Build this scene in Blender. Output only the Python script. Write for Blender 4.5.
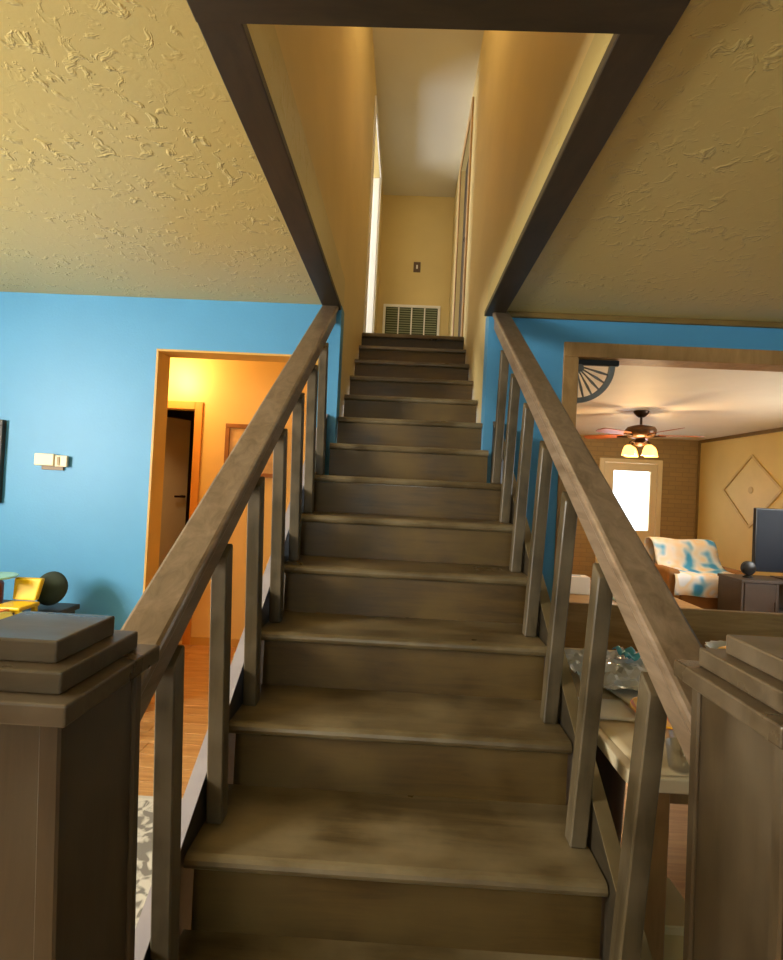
import bpy, bmesh, math, random
from mathutils import Vector, Matrix, Euler
random.seed(7)
SC = bpy.context.scene
COL = SC.collection
for o in list(bpy.data.objects):
    bpy.data.objects.remove(o)

# ------------------------------------------------------------------ camera
F_PX, YAW, PITCH, ROLL = 489.44, -0.0236, 0.0148, 0.0493
CAM = Vector((-0.0225, 0.0, 1.3884))
Fw = Vector((math.sin(YAW)*math.cos(PITCH), math.cos(YAW)*math.cos(PITCH), math.sin(PITCH)))
Rt = Vector((math.cos(YAW), -math.sin(YAW), 0)); Up = Rt.cross(Fw)
A_ = math.cos(ROLL)*Rt + math.sin(ROLL)*Up
B_ = -math.sin(ROLL)*Rt + math.cos(ROLL)*Up
cam = bpy.data.cameras.new('camera')
co = bpy.data.objects.new('camera', cam); COL.objects.link(co)
cam.sensor_fit = 'VERTICAL'; cam.sensor_height = 24.0
cam.lens = F_PX/960*24.0
cam.clip_start = 0.03
co.matrix_world = Matrix(((A_.x, B_.x, -Fw.x, CAM.x), (A_.y, B_.y, -Fw.y, CAM.y), (A_.z, B_.z, -Fw.z, CAM.z), (0, 0, 0, 1)))
SC.camera = co

# ------------------------------------------------------------------ world, exposure
w = bpy.data.worlds.new('world'); SC.world = w; w.use_nodes = True
bg = w.node_tree.nodes['Background']
bg.inputs[0].default_value = (0.86, 0.93, 1.0, 1); bg.inputs[1].default_value = 3.0
SC.view_settings.view_transform = 'Standard'; SC.view_settings.look = 'None'
SC.view_settings.exposure = 1.0; SC.view_settings.gamma = 1.0
SC.view_settings.use_curve_mapping = False

def area(name, loc, rot, sx, sy, power, col):
    l = bpy.data.lights.new(name, 'AREA'); l.shape = 'RECTANGLE'; l.size = sx; l.size_y = sy
    l.energy = power; l.color = col
    o = bpy.data.objects.new(name, l); COL.objects.link(o); o.location = loc; o.rotation_euler = rot
    return o
R90 = math.pi/2
# daylight at the windows of the place (all windows are built below)
area('daylight_living_side', (-3.62, 0.45, 1.75), (0, -R90, 0), 1.0, 1.0, 148, (1.0, 0.95, 0.85))
area('daylight_living_back', (-0.6, -3.42, 1.5), (R90, 0, 0), 1.8, 1.3, 18, (1.0, 0.93, 0.6))
area('daylight_family_side', (5.12, 4.1, 1.5), (0, R90, 0), 1.2, 1.6, 38, (1.0, 0.96, 0.86))
area('daylight_bedroom', (-2.62, 4.8, 3.95), (0, -R90, 0), 1.2, 1.3, 60, (0.86, 0.92, 1.0))

# ------------------------------------------------------------------ materials
def lin(c):
    return tuple(((v/255)/12.92 if v/255 <= .04045 else ((v/255+.055)/1.055)**2.4) for v in c) + (1,)
MATS = {}
def nmat(name):
    m = bpy.data.materials.new(name); m.use_nodes = True; MATS[name] = m
    nt = m.node_tree; return m, nt, nt.nodes['Principled BSDF']
def coords(nt, scale=(1, 1, 1), rnd=True):
    tc = nt.nodes.new('ShaderNodeTexCoord'); mp = nt.nodes.new('ShaderNodeMapping')
    mp.inputs['Scale'].default_value = scale
    nt.links.new(tc.outputs['Object'], mp.inputs['Vector'])
    if rnd:
        oi = nt.nodes.new('ShaderNodeObjectInfo'); ml = nt.nodes.new('ShaderNodeMath'); ml.operation = 'MULTIPLY'
        ml.inputs[1].default_value = 37.0
        nt.links.new(oi.outputs['Random'], ml.inputs[0]); nt.links.new(ml.outputs[0], mp.inputs['Location'])
    return mp
def ramp(nt, fac, stops):
    r = nt.nodes.new('ShaderNodeValToRGB'); e = r.color_ramp.elements
    while len(e) < len(stops): e.new(0.5)
    for el, (p, c) in zip(e, stops): el.position = p; el.color = c
    nt.links.new(fac, r.inputs['Fac']); return r
def bump(nt, b, h, strength, dist):
    n = nt.nodes.new('ShaderNodeBump'); n.inputs['Strength'].default_value = strength; n.inputs['Distance'].default_value = dist
    nt.links.new(h, n.inputs['Height']); nt.links.new(n.outputs['Normal'], b.inputs['Normal'])
def plain(name, c, rough=.6, var=.08, scale=6, bmp=0.0, metal=0.0, spec=.5, bscale=80):
    m, nt, b = nmat(name); c = lin(c)
    mp = coords(nt); n = nt.nodes.new('ShaderNodeTexNoise'); n.inputs['Scale'].default_value = scale; n.inputs['Detail'].default_value = 4
    nt.links.new(mp.outputs[0], n.inputs['Vector'])
    lo = tuple(v*(1-var) for v in c[:3])+(1,); hi = tuple(min(1, v*(1+var)) for v in c[:3])+(1,)
    r = ramp(nt, n.outputs['Fac'], [(.3, lo), (.7, hi)])
    nt.links.new(r.outputs[0], b.inputs['Base Color'])
    b.inputs['Roughness'].default_value = rough; b.inputs['Metallic'].default_value = metal
    b.inputs['Specular IOR Level'].default_value = spec
    if bmp:
        n2 = nt.nodes.new('ShaderNodeTexNoise'); n2.inputs['Scale'].default_value = bscale; n2.inputs['Detail'].default_value = 3
        nt.links.new(mp.outputs[0], n2.inputs['Vector']); bump(nt, b, n2.outputs['Fac'], .5, bmp)
    return m
def wood(name, c1, c2, stretch=(3, 40, 40), rough=.5, worn=None, wscale=5, bmp=.0012, spec=.5):
    """grain running along the axis with the smallest stretch value"""
    m, nt, b = nmat(name)
    mp = coords(nt, stretch); n = nt.nodes.new('ShaderNodeTexNoise'); n.inputs['Scale'].default_value = 1; n.inputs['Detail'].default_value = 6
    n.inputs['Roughness'].default_value = .65; n.inputs['Distortion'].default_value = .8
    nt.links.new(mp.outputs[0], n.inputs['Vector'])
    r = ramp(nt, n.outputs['Fac'], [(.32, lin(c1)), (.68, lin(c2))]); out = r.outputs[0]
    if worn:
        mp2 = coords(nt, (wscale, wscale*1.6, wscale)); n2 = nt.nodes.new('ShaderNodeTexNoise'); n2.inputs['Scale'].default_value = 1
        n2.inputs['Detail'].default_value = 5; nt.links.new(mp2.outputs[0], n2.inputs['Vector'])
        r2 = ramp(nt, n2.outputs['Fac'], [(.42, (0, 0, 0, 1)), (.72, (1, 1, 1, 1))])
        mx = nt.nodes.new('ShaderNodeMix'); mx.data_type = 'RGBA'
        nt.links.new(r2.outputs[0], mx.inputs[0]); nt.links.new(out, mx.inputs[6]); mx.inputs[7].default_value = lin(worn)
        out = mx.outputs[2]
        rr = ramp(nt, n2.outputs['Fac'], [(.3, (rough-.12,)*3+(1,)), (.7, (min(1, rough+.15),)*3+(1,))])
        nt.links.new(rr.outputs[0], b.inputs['Roughness'])
    else: b.inputs['Roughness'].default_value = rough
    b.inputs['Specular IOR Level'].default_value = spec
    nt.links.new(out, b.inputs['Base Color'])
    bump(nt, b, n.outputs['Fac'], .4, bmp)
    return m
def emit(name, c, s):
    m, nt, b = nmat(name); b.inputs['Base Color'].default_value = lin(c); b.inputs['Emission Color'].default_value = lin(c)
    b.inputs['Emission Strength'].default_value = s; return m
def glass(name, c=(1, 1, 1, 1), alpha=.12, rough=.05):
    m, nt, b = nmat(name)
    out = nt.nodes['Material Output']; tr = nt.nodes.new('ShaderNodeBsdfTransparent'); gl = nt.nodes.new('ShaderNodeBsdfGlossy')
    tr.inputs[0].default_value = c; gl.inputs['Roughness'].default_value = rough
    mx = nt.nodes.new('ShaderNodeMixShader'); mx.inputs[0].default_value = alpha
    nt.links.new(tr.outputs[0], mx.inputs[1]); nt.links.new(gl.outputs[0], mx.inputs[2]); nt.links.new(mx.outputs[0], out.inputs[0])
    return m

# textured ceiling: slap-brush splats
def ceiling_mat(name, c):
    m, nt, b = nmat(name); mp = coords(nt, (1, 1, 1), False)
    def noise(s, d, rough=.55, dist=0):
        n = nt.nodes.new('ShaderNodeTexNoise'); n.inputs['Scale'].default_value = s; n.inputs['Detail'].default_value = d
        n.inputs['Roughness'].default_value = rough; n.inputs['Distortion'].default_value = dist
        nt.links.new(mp.outputs[0], n.inputs['Vector']); return n
    n1 = noise(22, 3, .6, .8); n2 = noise(3.5, 2); n3 = noise(60, 2)
    r1 = ramp(nt, n1.outputs['Fac'], [(.54, (0, 0, 0, 1)), (.70, (1, 1, 1, 1))])
    r2 = ramp(nt, n2.outputs['Fac'], [(.42, (.10,)*3+(1,)), (.62, (1, 1, 1, 1))])
    mu = nt.nodes.new('ShaderNodeMath'); mu.operation = 'MULTIPLY'
    nt.links.new(r1.outputs[0], mu.inputs[0]); nt.links.new(r2.outputs[0], mu.inputs[1])
    ad = nt.nodes.new('ShaderNodeMath'); ad.operation = 'MULTIPLY_ADD'; ad.inputs[1].default_value = .05
    nt.links.new(n3.outputs['Fac'], ad.inputs[0]); nt.links.new(mu.outputs[0], ad.inputs[2])
    bump(nt, b, ad.outputs[0], .7, .006)
    b.inputs['Base Color'].default_value = lin(c); b.inputs['Roughness'].default_value = .38
    return m

M_ceil = ceiling_mat('ceiling_paint', (198, 178, 112))
M_ceil_far = plain('family_ceiling_paint', (222, 216, 200), .6, .03, 3, .002, bscale=40)
M_blue = plain('blue_wall_paint', (78, 148, 190), .5, .05, 1.5, .0012)
M_cream = plain('stairwell_paint', (218, 194, 132), .55, .05, 2, .001)
M_white_up = plain('upper_ceiling_paint', (226, 220, 204), .7, .03, 2)
M_hall = plain('hall_paint', (232, 196, 120), .4, .04, 2, .0006)
M_beige = plain('family_wall_paint', (222, 196, 124), .6, .06, 1.5)
M_tan = wood('tan_trim_wood', (150, 112, 62), (182, 142, 88), (14, 14, 3), .5)
M_ochre = plain('ochre_jamb_paint', (206, 158, 74), .45, .05, 5)
M_stair_tread = wood('tread_wood', (74, 60, 36), (100, 84, 54), (3, 34, 34), .38, (132, 116, 84), 4)
M_stair_riser = wood('riser_wood', (66, 47, 14), (92, 69, 27), (3, 34, 34), .5, (102, 80, 36), 4)
M_string = wood('stringer_wood', (38, 31, 18), (56, 46, 28), (30, 4, 30), .5)
M_string_edge = {-1: plain('stringer_edge_sheen', (168, 160, 164), .4, .1, 12), 1: plain('stringer_edge_lit_wood', (112, 96, 66), .45, .15, 12)}  # lighter tones imitate window light grazing the stringer tops
M_rail = wood('handrail_wood', (104, 86, 66), (140, 120, 98), (26, 3, 26), .3)
M_bal = wood('baluster_wood', (64, 54, 35), (90, 77, 53), (26, 26, 3), .45, (104, 90, 66), 9)
M_newel = wood('newel_wood', (54, 42, 26), (74, 60, 39), (22, 22, 3), .46, (82, 68, 46), 4)
M_newcap = wood('newel_cap_wood', (66, 54, 38), (88, 74, 54), (3, 26, 26), .34, (96, 82, 62), 6)
M_dark = wood('dark_trim_wood', (40, 32, 18), (62, 50, 30), (12, 3, 12), .5)
M_darkx = wood('dark_trim_wood_crosswise', (40, 32, 18), (62, 50, 30), (3, 12, 12), .5)
M_crown = plain('crown_moulding_wood', (120, 96, 48), .5, .12, 10)
M_floor = wood('floor_wood', (168, 118, 66), (206, 158, 100), (2.5, 40, 40), .33)
M_white = plain('white_paint', (236, 232, 226), .4, .03, 4)
M_black = plain('black_plastic', (18, 20, 24), .35, .1, 8)
M_grey = plain('grey_paint', (196, 186, 168), .5, .06, 4)
M_glass = glass('window_glass')
M_bronze = plain('dark_bronze', (58, 42, 30), .35, .15, 10, metal=.7)

# ------------------------------------------------------------------ mesh helpers
class MB:
    def __init__(s): s.bm = bmesh.new()
    def hull8(s, p):
        v = [s.bm.verts.new(q) for q in p]
        for f in ((0, 3, 2, 1), (4, 5, 6, 7), (0, 1, 5, 4), (1, 2, 6, 5), (2, 3, 7, 6), (3, 0, 4, 7)): s.bm.faces.new([v[i] for i in f])
        return s
    def box(s, x0, x1, y0, y1, z0, z1):
        return s.hull8([(x0, y0, z0), (x1, y0, z0), (x1, y1, z0), (x0, y1, z0), (x0, y0, z1), (x1, y0, z1), (x1, y1, z1), (x0, y1, z1)])
    def prism(s, poly, axis, a, b):
        """poly: 2D points in the two other axes (cyclic order x,y,z), extruded from a to b"""
        def mk(t, q):
            return {'x': (t, q[0], q[1]), 'y': (q[0], t, q[1]), 'z': (q[0], q[1], t)}[axis]
        va = [s.bm.verts.new(mk(a, q)) for q in poly]; vb = [s.bm.verts.new(mk(b, q)) for q in poly]
        s.bm.faces.new(va); s.bm.faces.new(vb[::-1]); n = len(poly)
        for i in range(n): s.bm.faces.new((va[i], vb[i], vb[(i+1) % n], va[(i+1) % n]))
        return s
    def tube(s, pts, r, n=10, cap=True, flat=None):
        pts = [Vector(p) for p in pts]; rings = []
        for i, p in enumerate(pts):
            d = (pts[min(i+1, len(pts)-1)]-pts[max(i-1, 0)]).normalized()
            u = d.orthogonal().normalized() if abs(d.z) > .9 else d.cross(Vector((0, 0, 1))).normalized()
            v = d.cross(u); rr = r[i] if isinstance(r, (list, tuple)) else r
            rings.append([s.bm.verts.new(p+(u*math.cos(2*math.pi*k/n)+v*math.sin(2*math.pi*k/n))*rr) for k in range(n)])
        for a, b in zip(rings, rings[1:]):
            for k in range(n): s.bm.faces.new((a[k], a[(k+1) % n], b[(k+1) % n], b[k]))
        if cap: s.bm.faces.new(rings[0][::-1]); s.bm.faces.new(rings[-1])
        return s
    def lathe(s, prof, c=(0, 0, 0), n=24, cap0=True, cap1=True):
        rings = [[s.bm.verts.new((c[0]+r*math.cos(2*math.pi*k/n), c[1]+r*math.sin(2*math.pi*k/n), c[2]+z)) for k in range(n)] for r, z in prof]
        for a, b in zip(rings, rings[1:]):
            for k in range(n): s.bm.faces.new((a[k], a[(k+1) % n], b[(k+1) % n], b[k]))
        if cap0: s.bm.faces.new(rings[0][::-1])
        if cap1: s.bm.faces.new(rings[-1])
        return s
    def sheet(s, fn, nu, nv, th=0.0):
        """grid surface fn(u,v)->point, closed with thickness th"""
        g = [[Vector(fn(i/nu, j/nv)) for j in range(nv+1)] for i in range(nu+1)]
        def nrm(i, j):
            a = g[min(i+1, nu)][j]-g[max(i-1, 0)][j]; b = g[i][min(j+1, nv)]-g[i][max(j-1, 0)]
            c = a.cross(b); return c.normalized() if c.length > 1e-9 else Vector((0, 0, 1))
        T = [[s.bm.verts.new(g[i][j]) for j in range(nv+1)] for i in range(nu+1)]
        for i in range(nu):
            for j in range(nv): s.bm.faces.new((T[i][j], T[i+1][j], T[i+1][j+1], T[i][j+1]))
        if th:
            U = [[s.bm.verts.new(g[i][j]-nrm(i, j)*th) for j in range(nv+1)] for i in range(nu+1)]
            for i in range(nu):
                for j in range(nv): s.bm.faces.new((U[i][j], U[i][j+1], U[i+1][j+1], U[i+1][j]))
            for i in range(nu):
                s.bm.faces.new((T[i][0], U[i][0], U[i+1][0], T[i+1][0])); s.bm.faces.new((T[i][nv], T[i+1][nv], U[i+1][nv], U[i][nv]))
            for j in range(nv):
                s.bm.faces.new((T[0][j], T[0][j+1], U[0][j+1], U[0][j])); s.bm.faces.new((T[nu][j], U[nu][j], U[nu][j+1], T[nu][j+1]))
        return s
    def rot(s, ang, about, axis='Z'):
        bmesh.ops.rotate(s.bm, verts=s.bm.verts, cent=about, matrix=Matrix.Rotation(ang, 3, axis)); return s
    def build(s, name, mat, parent=None, bevel=0.0, seg=1, smooth=False, angle=None):
        bm = s.bm
        bmesh.ops.recalc_face_normals(bm, faces=bm.faces)
        if bevel:
            es = [e for e in bm.edges if len(e.link_faces) == 2 and e.calc_face_angle(0) > .5]
            bmesh.ops.bevel(bm, geom=es, offset=bevel, segments=seg, affect='EDGES', profile=.5, clamp_overlap=True)
        xs = [v.co.copy() for v in bm.verts]
        c = Vector(((min(p.x for p in xs)+max(p.x for p in xs))/2, (min(p.y for p in xs)+max(p.y for p in xs))/2, min(p.z for p in xs)))
        bmesh.ops.translate(bm, verts=bm.verts, vec=-c)
        me = bpy.data.meshes.new(name); bm.to_mesh(me); bm.free(); me.materials.append(mat)
        if smooth: me.shade_smooth()
        if angle:
            me.shade_smooth(); me.set_sharp_from_angle(angle=math.radians(angle))
        o = bpy.data.objects.new(name, me); COL.objects.link(o)
        if parent:
            base = wloc(parent); o.parent = parent; o.location = c-base
        else: o.location = c
        return o
def wloc(o):
    p = Vector((0, 0, 0))
    while o: p += o.location; o = o.parent
    return p
def thing(name, label, cat, loc, group=None):
    o = bpy.data.objects.new(name, None); o.empty_display_size = .1; COL.objects.link(o); o.location = loc
    o['label'] = label; o['category'] = cat
    if group: o['group'] = group
    return o
def tag(o, label, cat, group=None):
    o['label'] = label; o['category'] = cat
    if group: o['group'] = group
    return o
def struct(o, label=None):
    o['kind'] = 'structure'
    if label: o['label'] = label
    return o
def clone(src, loc, parent):
    c = src.copy(); COL.objects.link(c); c.parent = parent; c.location = Vector(loc)-wloc(parent) if parent else loc
    return c
def copy_tree(o, dx):
    r = o.copy(); COL.objects.link(r); r.location = o.location+Vector(dx)
    for ch in o.children:
        c = ch.copy(); COL.objects.link(c); c.parent = r
    return r

# ------------------------------------------------------------------ measures
H = 2.4266; YW = 2.8135; YB = 2.935
RISE, RUN, Y3 = .179, .2507, 1.1003
def ny(k): return Y3+(k-3)*RUN      # nosing distance of step k
UP = RISE*15; UPC = 4.94            # upper floor and ceiling
XL, XR, YBK = -3.5, 3.3, -3.3       # living room
IL, IR = -.432, .432                # stairwell wall faces

# ------------------------------------------------------------------ shell
fl = struct(MB().box(XL-.2, 5.1, YBK-.2, 8.5, -.1, 0).build('floor', M_floor), 'brown wood floor running under the stairs and rooms')
# planks of the part of the floor the photo shows (left of the stairs and into the hall)
proto = {}
y = 1.45; row = 0
while y < 4.02:
    x = -3.0+(row*.37) % .8-.8; wd = .108
    while x < -.57:
        x0, x1 = max(x, -3.0), min(x+.8, -.57)
        if x1-x0 > .06:
            key = round(x1-x0, 3)
            if key not in proto:
                proto[key] = MB().box(x0+.001, x1-.001, y+.001, y+wd-.001, 0, .006).build('floor_plank', M_floor, fl, .0015)
            else: clone(proto[key], ((x0+x1)/2, y+wd/2, 0), fl)
        x += .8
    y += wd; row += 1

c = MB()
c.box(XL-.2, IL, YBK-.2, YB, H, H+.2).box(IR, XR+.2, YBK-.2, YB, H, H+.2).box(IL, IR, YBK-.2, 1.06, H, H+.2)
struct(c.build('ceiling', M_ceil), 'textured yellowish living room ceiling around the stair opening')
struct(MB().box(-3.6, -.53, YB, 4.2, H, H+.1).build('ceiling', M_hall), 'warm lit ceiling of the little hall')
struct(MB().box(.53, 5.1, YB, 8.5, H, H+.1).build('ceiling', M_ceil_far), 'pale smooth ceiling of the far room with the fan')

# living room walls
b = MB()
b.box(XL-.12, XL, YBK, -.1, 0, H).box(XL-.12, XL, 1.0, YW, 0, H).box(XL-.12, XL, -.1, 1.0, 0, 1.2).box(XL-.12, XL, -.1, 1.0, 2.3, H)
struct(b.build('wall_left', M_blue), 'blue side wall with a window')
b = MB()
b.box(XL, -1.5, YBK-.12, YBK, 0, H).box(.3, XR, YBK-.12, YBK, 0, H).box(-1.5, .3, YBK-.12, YBK, 0, .85).box(-1.5, .3, YBK-.12, YBK, 2.15, H)
struct(b.build('wall_back', M_blue), 'blue wall behind the viewer with a window')
struct(MB().box(XR, XR+.12, YBK, YW, 0, H).build('wall_right', M_blue), 'blue wall right of the table')
b = MB()
b.box(XL-.12, -1.495, YW, YB, 0, H).box(-1.495, -.545, YW, YB, 2.128, H).box(-.545, IL+.006, YW, YB, 0, H)
struct(b.build('wall_front_left', M_blue), 'sky blue wall with the doorway left of the stairs')
b = MB()
b.box(IR-.006, .86, YW, YB, 0, H).box(.86, 2.75, YW, YB, 2.268, H).box(2.75, XR+.12, YW, YB, 0, H)
struct(b.build('wall_front_right', M_blue), 'teal blue wall with the wide opening right of the stairs')
# living room windows (behind the viewer)
def window_obj(n, axis, fixed, a0, a1, z0, z1, label):
    t = thing('window_%d' % n, label, 'window', (0, 0, 0)); t['kind'] = 'structure'; del t['category']
    if axis == 'x': t.location = (fixed, (a0+a1)/2, z0); bx = lambda m, p, q, r, s, d: m.box(fixed-d, fixed+d, p, q, r, s)
    else: t.location = ((a0+a1)/2, fixed, z0); bx = lambda m, p, q, r, s, d: m.box(p, q, fixed-d, fixed+d, r, s)
    f = MB()
    for p, q, r, s in ((a0, a0+.05, z0, z1), (a1-.05, a1, z0, z1), (a0+.05, a1-.05, z0, z0+.05), (a0+.05, a1-.05, z1-.05, z1)): bx(f, p, q, r, s, .035)
    f.build('window_frame', M_white, t)
    m = MB(); bx(m, a0+.05, a1-.05, (z0+z1)/2-.02, (z0+z1)/2+.02, .025); m.build('muntin', M_white, t)
    for r, s in ((z0+.05, (z0+z1)/2-.02), ((z0+z1)/2+.02, z1-.05)):
        g = MB(); bx(g, a0+.05, a1-.05, r, s, .003); g.build('pane', M_glass, t)
window_obj(1, 'x', XL-.06, -.1, 1.0, 1.2, 2.3, 'white framed window in the blue side wall')
window_obj(2, 'y', YBK-.06, -1.5, .3, .85, 2.15, 'white framed window in the wall behind the viewer')

# doorway lining on the left, baseboard
j = MB().box(-1.495, -1.483, YW-.004, YB+.02, .006, 2.128).box(-.557, -.545, YW-.004, YB+.02, .006, 2.128).box(-1.483, -.557, YW-.004, YB+.02, 2.116, 2.128)
struct(j.build('trim_1', M_ochre), 'ochre lining of the doorway to the hall')
struct(MB().box(XL, -1.497, YW-.014, YW, .006, .075).build('baseboard_left', M_tan, None, .003), 'tan wooden baseboard under the blue wall')
# hall
struct(MB().box(-3.1, -1.80+.02, 4.04, 4.12, 0, .002).box(-3.1, -2.56, 4.04, 4.12, 0.002, H).box(-1.78, -.53, 4.04, 4.12, .002, H).box(-2.56, -1.78, 4.04, 4.12, 1.955, H).build('wall_hall_back', M_hall), 'warm yellow back wall of the hall')
struct(MB().box(-3.2, -3.1, YB, 4.12, 0, H).build('wall_hall_left', M_hall), 'warm yellow end wall of the hall')
struct(MB().box(-3.1, -1.497, YB, YB+.01, 0, H).box(-1.497, -.543, YB, YB+.01, 2.13, H).build('wall_hall_front', M_hall), 'hall side of the doorway wall')
struct(MB().box(-1.72, -.56, 4.028, 4.04, .006, .07).build('baseboard_hall', M_ochre), 'baseboard along the hall wall')
struct(MB().box(-1.78, -1.715, 4.022, 4.04, .006, 2.02).box(-2.62, -2.56, 4.022, 4.04, .006, 2.02).box(-2.56, -1.78, 4.022, 4.04, 1.955, 2.02)
       .build('trim_2', plain('orange_casing', (214, 146, 62), .4, .06, 6), None, .003), 'orange wood casing of the inner hall door')
# dark room behind the inner door
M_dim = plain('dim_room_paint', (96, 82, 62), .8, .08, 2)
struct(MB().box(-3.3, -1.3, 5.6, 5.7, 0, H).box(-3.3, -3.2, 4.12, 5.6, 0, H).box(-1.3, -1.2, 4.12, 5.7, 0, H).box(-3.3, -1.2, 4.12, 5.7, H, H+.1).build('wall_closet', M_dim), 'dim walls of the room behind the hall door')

# stairwell walls
M = MB()
M.box(IL-.1, IL, YB-.0005, 5.95, 0, UP).box(IL-.1, IL, 1.0, 4.30, UP, UPC).box(IL-.1, IL, 5.25, 5.95, UP, UPC).box(IL-.1, IL, 4.30, 5.25, UP+2.04, UPC)
M.box(IL-.1, IL, 1.0, YB-.0005, H+.2, UP)
struct(M.build('wall_stairwell_left', M_cream), 'cream wall on the left of the stairwell')
M = MB()
M.box(IR, IR+.1, YB-.0005, 5.95, 0, UP).box(IR, IR+.1, 1.0, 4.28, UP, UPC).box(IR, IR+.1, 5.08, 5.95, UP, UPC).box(IR, IR+.1, 4.28, 5.08, UP+2.04, UPC)
M.box(IR, IR+.1, 1.0, YB-.0005, H+.2, UP)
struct(M.build('wall_stairwell_right', M_cream), 'cream wall on the right of the stairwell')
struct(MB().box(-2.6, 1.6, 5.9, 6.0, UP-.1, UPC).build('wall_landing', M_cream), 'cream end wall of the upper landing')
struct(MB().box(IL, IR, .96, 1.06, H+.2, UPC).build('wall_stairwell_front', M_cream), 'cream wall above the front of the stair opening')
struct(MB().box(-2.7, 1.6, 1.0, 6.0, UPC, UPC+.1).build('ceiling', M_white_up), 'pale ceiling of the upper landing')
struct(MB().box(IL, IR, ny(15)+.02, 5.9, UP-.16, UP-.002).box(-2.7, IL-.1, 3.4, 5.9, UP-.16, UP-.002).box(IR+.1, 1.6, 3.4, 5.9, UP-.16, UP-.002).build('floor_upper', M_string), 'dark wood floor of the upper landing')
struct(MB().box(-2.7, -2.6, 3.4, 4.1, UP, UPC).box(-2.7, -2.6, 5.5, 6.0, UP, UPC).box(-2.7, -2.6, 4.1, 5.5, UP, UP+.6).box(-2.7, -2.6, 4.1, 5.5, UP+1.9, UPC)
       .box(-2.6, IL-.1, 3.4, 3.5, UP, UPC).build('wall_bedroom', M_white_up), 'walls of the bright room off the landing')
struct(MB().box(1.5, 1.6, 3.4, 5.9, UP, UPC).box(IR+.1, 1.5, 3.4, 3.5, UP, UPC).build('wall_upper_closet', M_dim), 'walls of the dark room off the landing')
window_obj(3, 'x', -2.65, 4.1, 5.5, UP+.6, UP+1.9, 'white framed bedroom window off the landing')
# casings on the landing
struct(MB().box(IL, IL+.016, 4.22, 4.30, UP, UP+2.12).box(IL, IL+.016, 5.25, 5.33, UP, UP+2.12).box(IL, IL+.016, 4.30, 5.25, UP+2.04, UP+2.12)
       .box(IL-.1, IL, 5.238, 5.25, UP, UP+2.04).build('trim_3', M_white, None, .003), 'white casing of the landing door on the left')
struct(MB().box(IR-.016, IR, 4.2, 4.28, UP, UP+2.12).box(IR-.016, IR, 5.08, 5.16, UP, UP+2.12).box(IR-.016, IR, 4.28, 5.08, UP+2.04, UP+2.12)
       .build('trim_4', M_tan, None, .003), 'brown casing of the landing door on the right')
d = thing('door_1', 'brown panelled landing door on the right', 'door', (IR+.06, 4.68, UP)); d['kind'] = 'structure'; del d['category']
MB().box(IR+.04, IR+.08, 4.285, 5.075, UP+.01, UP+2.035).build('door_leaf', M_dark, d, .004)
MB().tube([(IR+.04, 4.36, UP+.95), (IR+.005, 4.36, UP+.95)], .012).lathe([(.0, 0), (.02, .004), (.026, .02), (.02, .04), (.0, .044)], (IR+.002, 4.36, UP+.93), 12).build('knob', M_bronze, d)

# dark frame boards under the ceiling opening
t = struct(MB().box(-.53, -.428, 1.0, YW, H-.03, H).build('trim_5', M_dark, None, .003), 'dark board along the left edge of the ceiling opening')
struct(MB().box(.398, .508, 1.0, YW, H-.03, H).build('trim_6', M_dark, None, .003), 'dark board along the right edge of the ceiling opening')
struct(MB().box(-.53, .508, .95, 1.058, H-.034, H).build('trim_7', M_darkx, None, .003), 'dark board across the near end of the ceiling opening')
struct(MB().box(.53, XR, YW-.022, YW, H-.032, H).build('trim_8', M_crown, None, .004), 'thin brown moulding between teal wall and ceiling')

# wide opening on the right: casing
struct(MB().box(.86, .945, YW-.012, YB+.012, 0, 2.185).build('trim_9', M_tan, None, .003), 'tan wooden side post of the wide opening')
struct(MB().box(.86, 2.75, YW-.012, YB+.012, 2.185, 2.268).build('trim_10', M_tan, None, .003), 'tan wooden head board of the wide opening')

# far (family) room
def brick_mat():
    m, nt, b = nmat('brown_brick'); mp = coords(nt, (1, 1, 1), False)
    sw = nt.nodes.new('ShaderNodeSeparateXYZ'); cb = nt.nodes.new('ShaderNodeCombineXYZ')
    nt.links.new(mp.outputs[0], sw.inputs[0]); nt.links.new(sw.outputs[0], cb.inputs[0]); nt.links.new(sw.outputs[2], cb.inputs[1])
    br = nt.nodes.new('ShaderNodeTexBrick'); br.inputs['Scale'].default_value = 1; br.inputs['Brick Width'].default_value = .22; br.inputs['Row Height'].default_value = .075
    br.inputs['Mortar Size'].default_value = .008
    br.inputs['Color1'].default_value = lin((166, 138, 90)); br.inputs['Color2'].default_value = lin((156, 130, 86)); br.inputs['Mortar'].default_value = lin((148, 124, 84))
    nt.links.new(cb.outputs[0], br.inputs['Vector']); nt.links.new(br.outputs['Color'], b.inputs['Base Color']); b.inputs['Roughness'].default_value = .8
    bump(nt, b, br.outputs['Fac'], .6, -.008); return m
FX, FY = 4.93, 8.33
struct(MB().box(.53, 3.353, FY, FY+.12, 0, H).box(4.232, FX+.12, FY, FY+.12, 0, H).box(3.353, 4.232, FY, FY+.12, 2.0, H).build('wall_family_back', brick_mat()), 'brown brick back wall of the far room')
struct(MB().box(FX, FX+.12, YB, 3.3, 0, H).box(FX, FX+.12, 4.9, FY, 0, H).box(FX, FX+.12, 3.3, 4.9, 0, .9).box(FX, FX+.12, 3.3, 4.9, 2.1, H).build('wall_family_right', M_beige), 'beige right wall of the far room')
struct(MB().box(.53, .63, 5.96, FY, 0, H).box(IR+.1, .63, YB, 5.96, 0, H).build('wall_family_left', M_beige), 'beige left wall of the far room')
struct(MB().box(XR+.12, FX+.12, YW, YB, 0, H).build('wall_family_front', M_beige), 'front wall of the far room')
window_obj(4, 'x', FX+.06, 3.3, 4.9, .9, 2.1, 'white framed window in the right wall of the far room')
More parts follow.
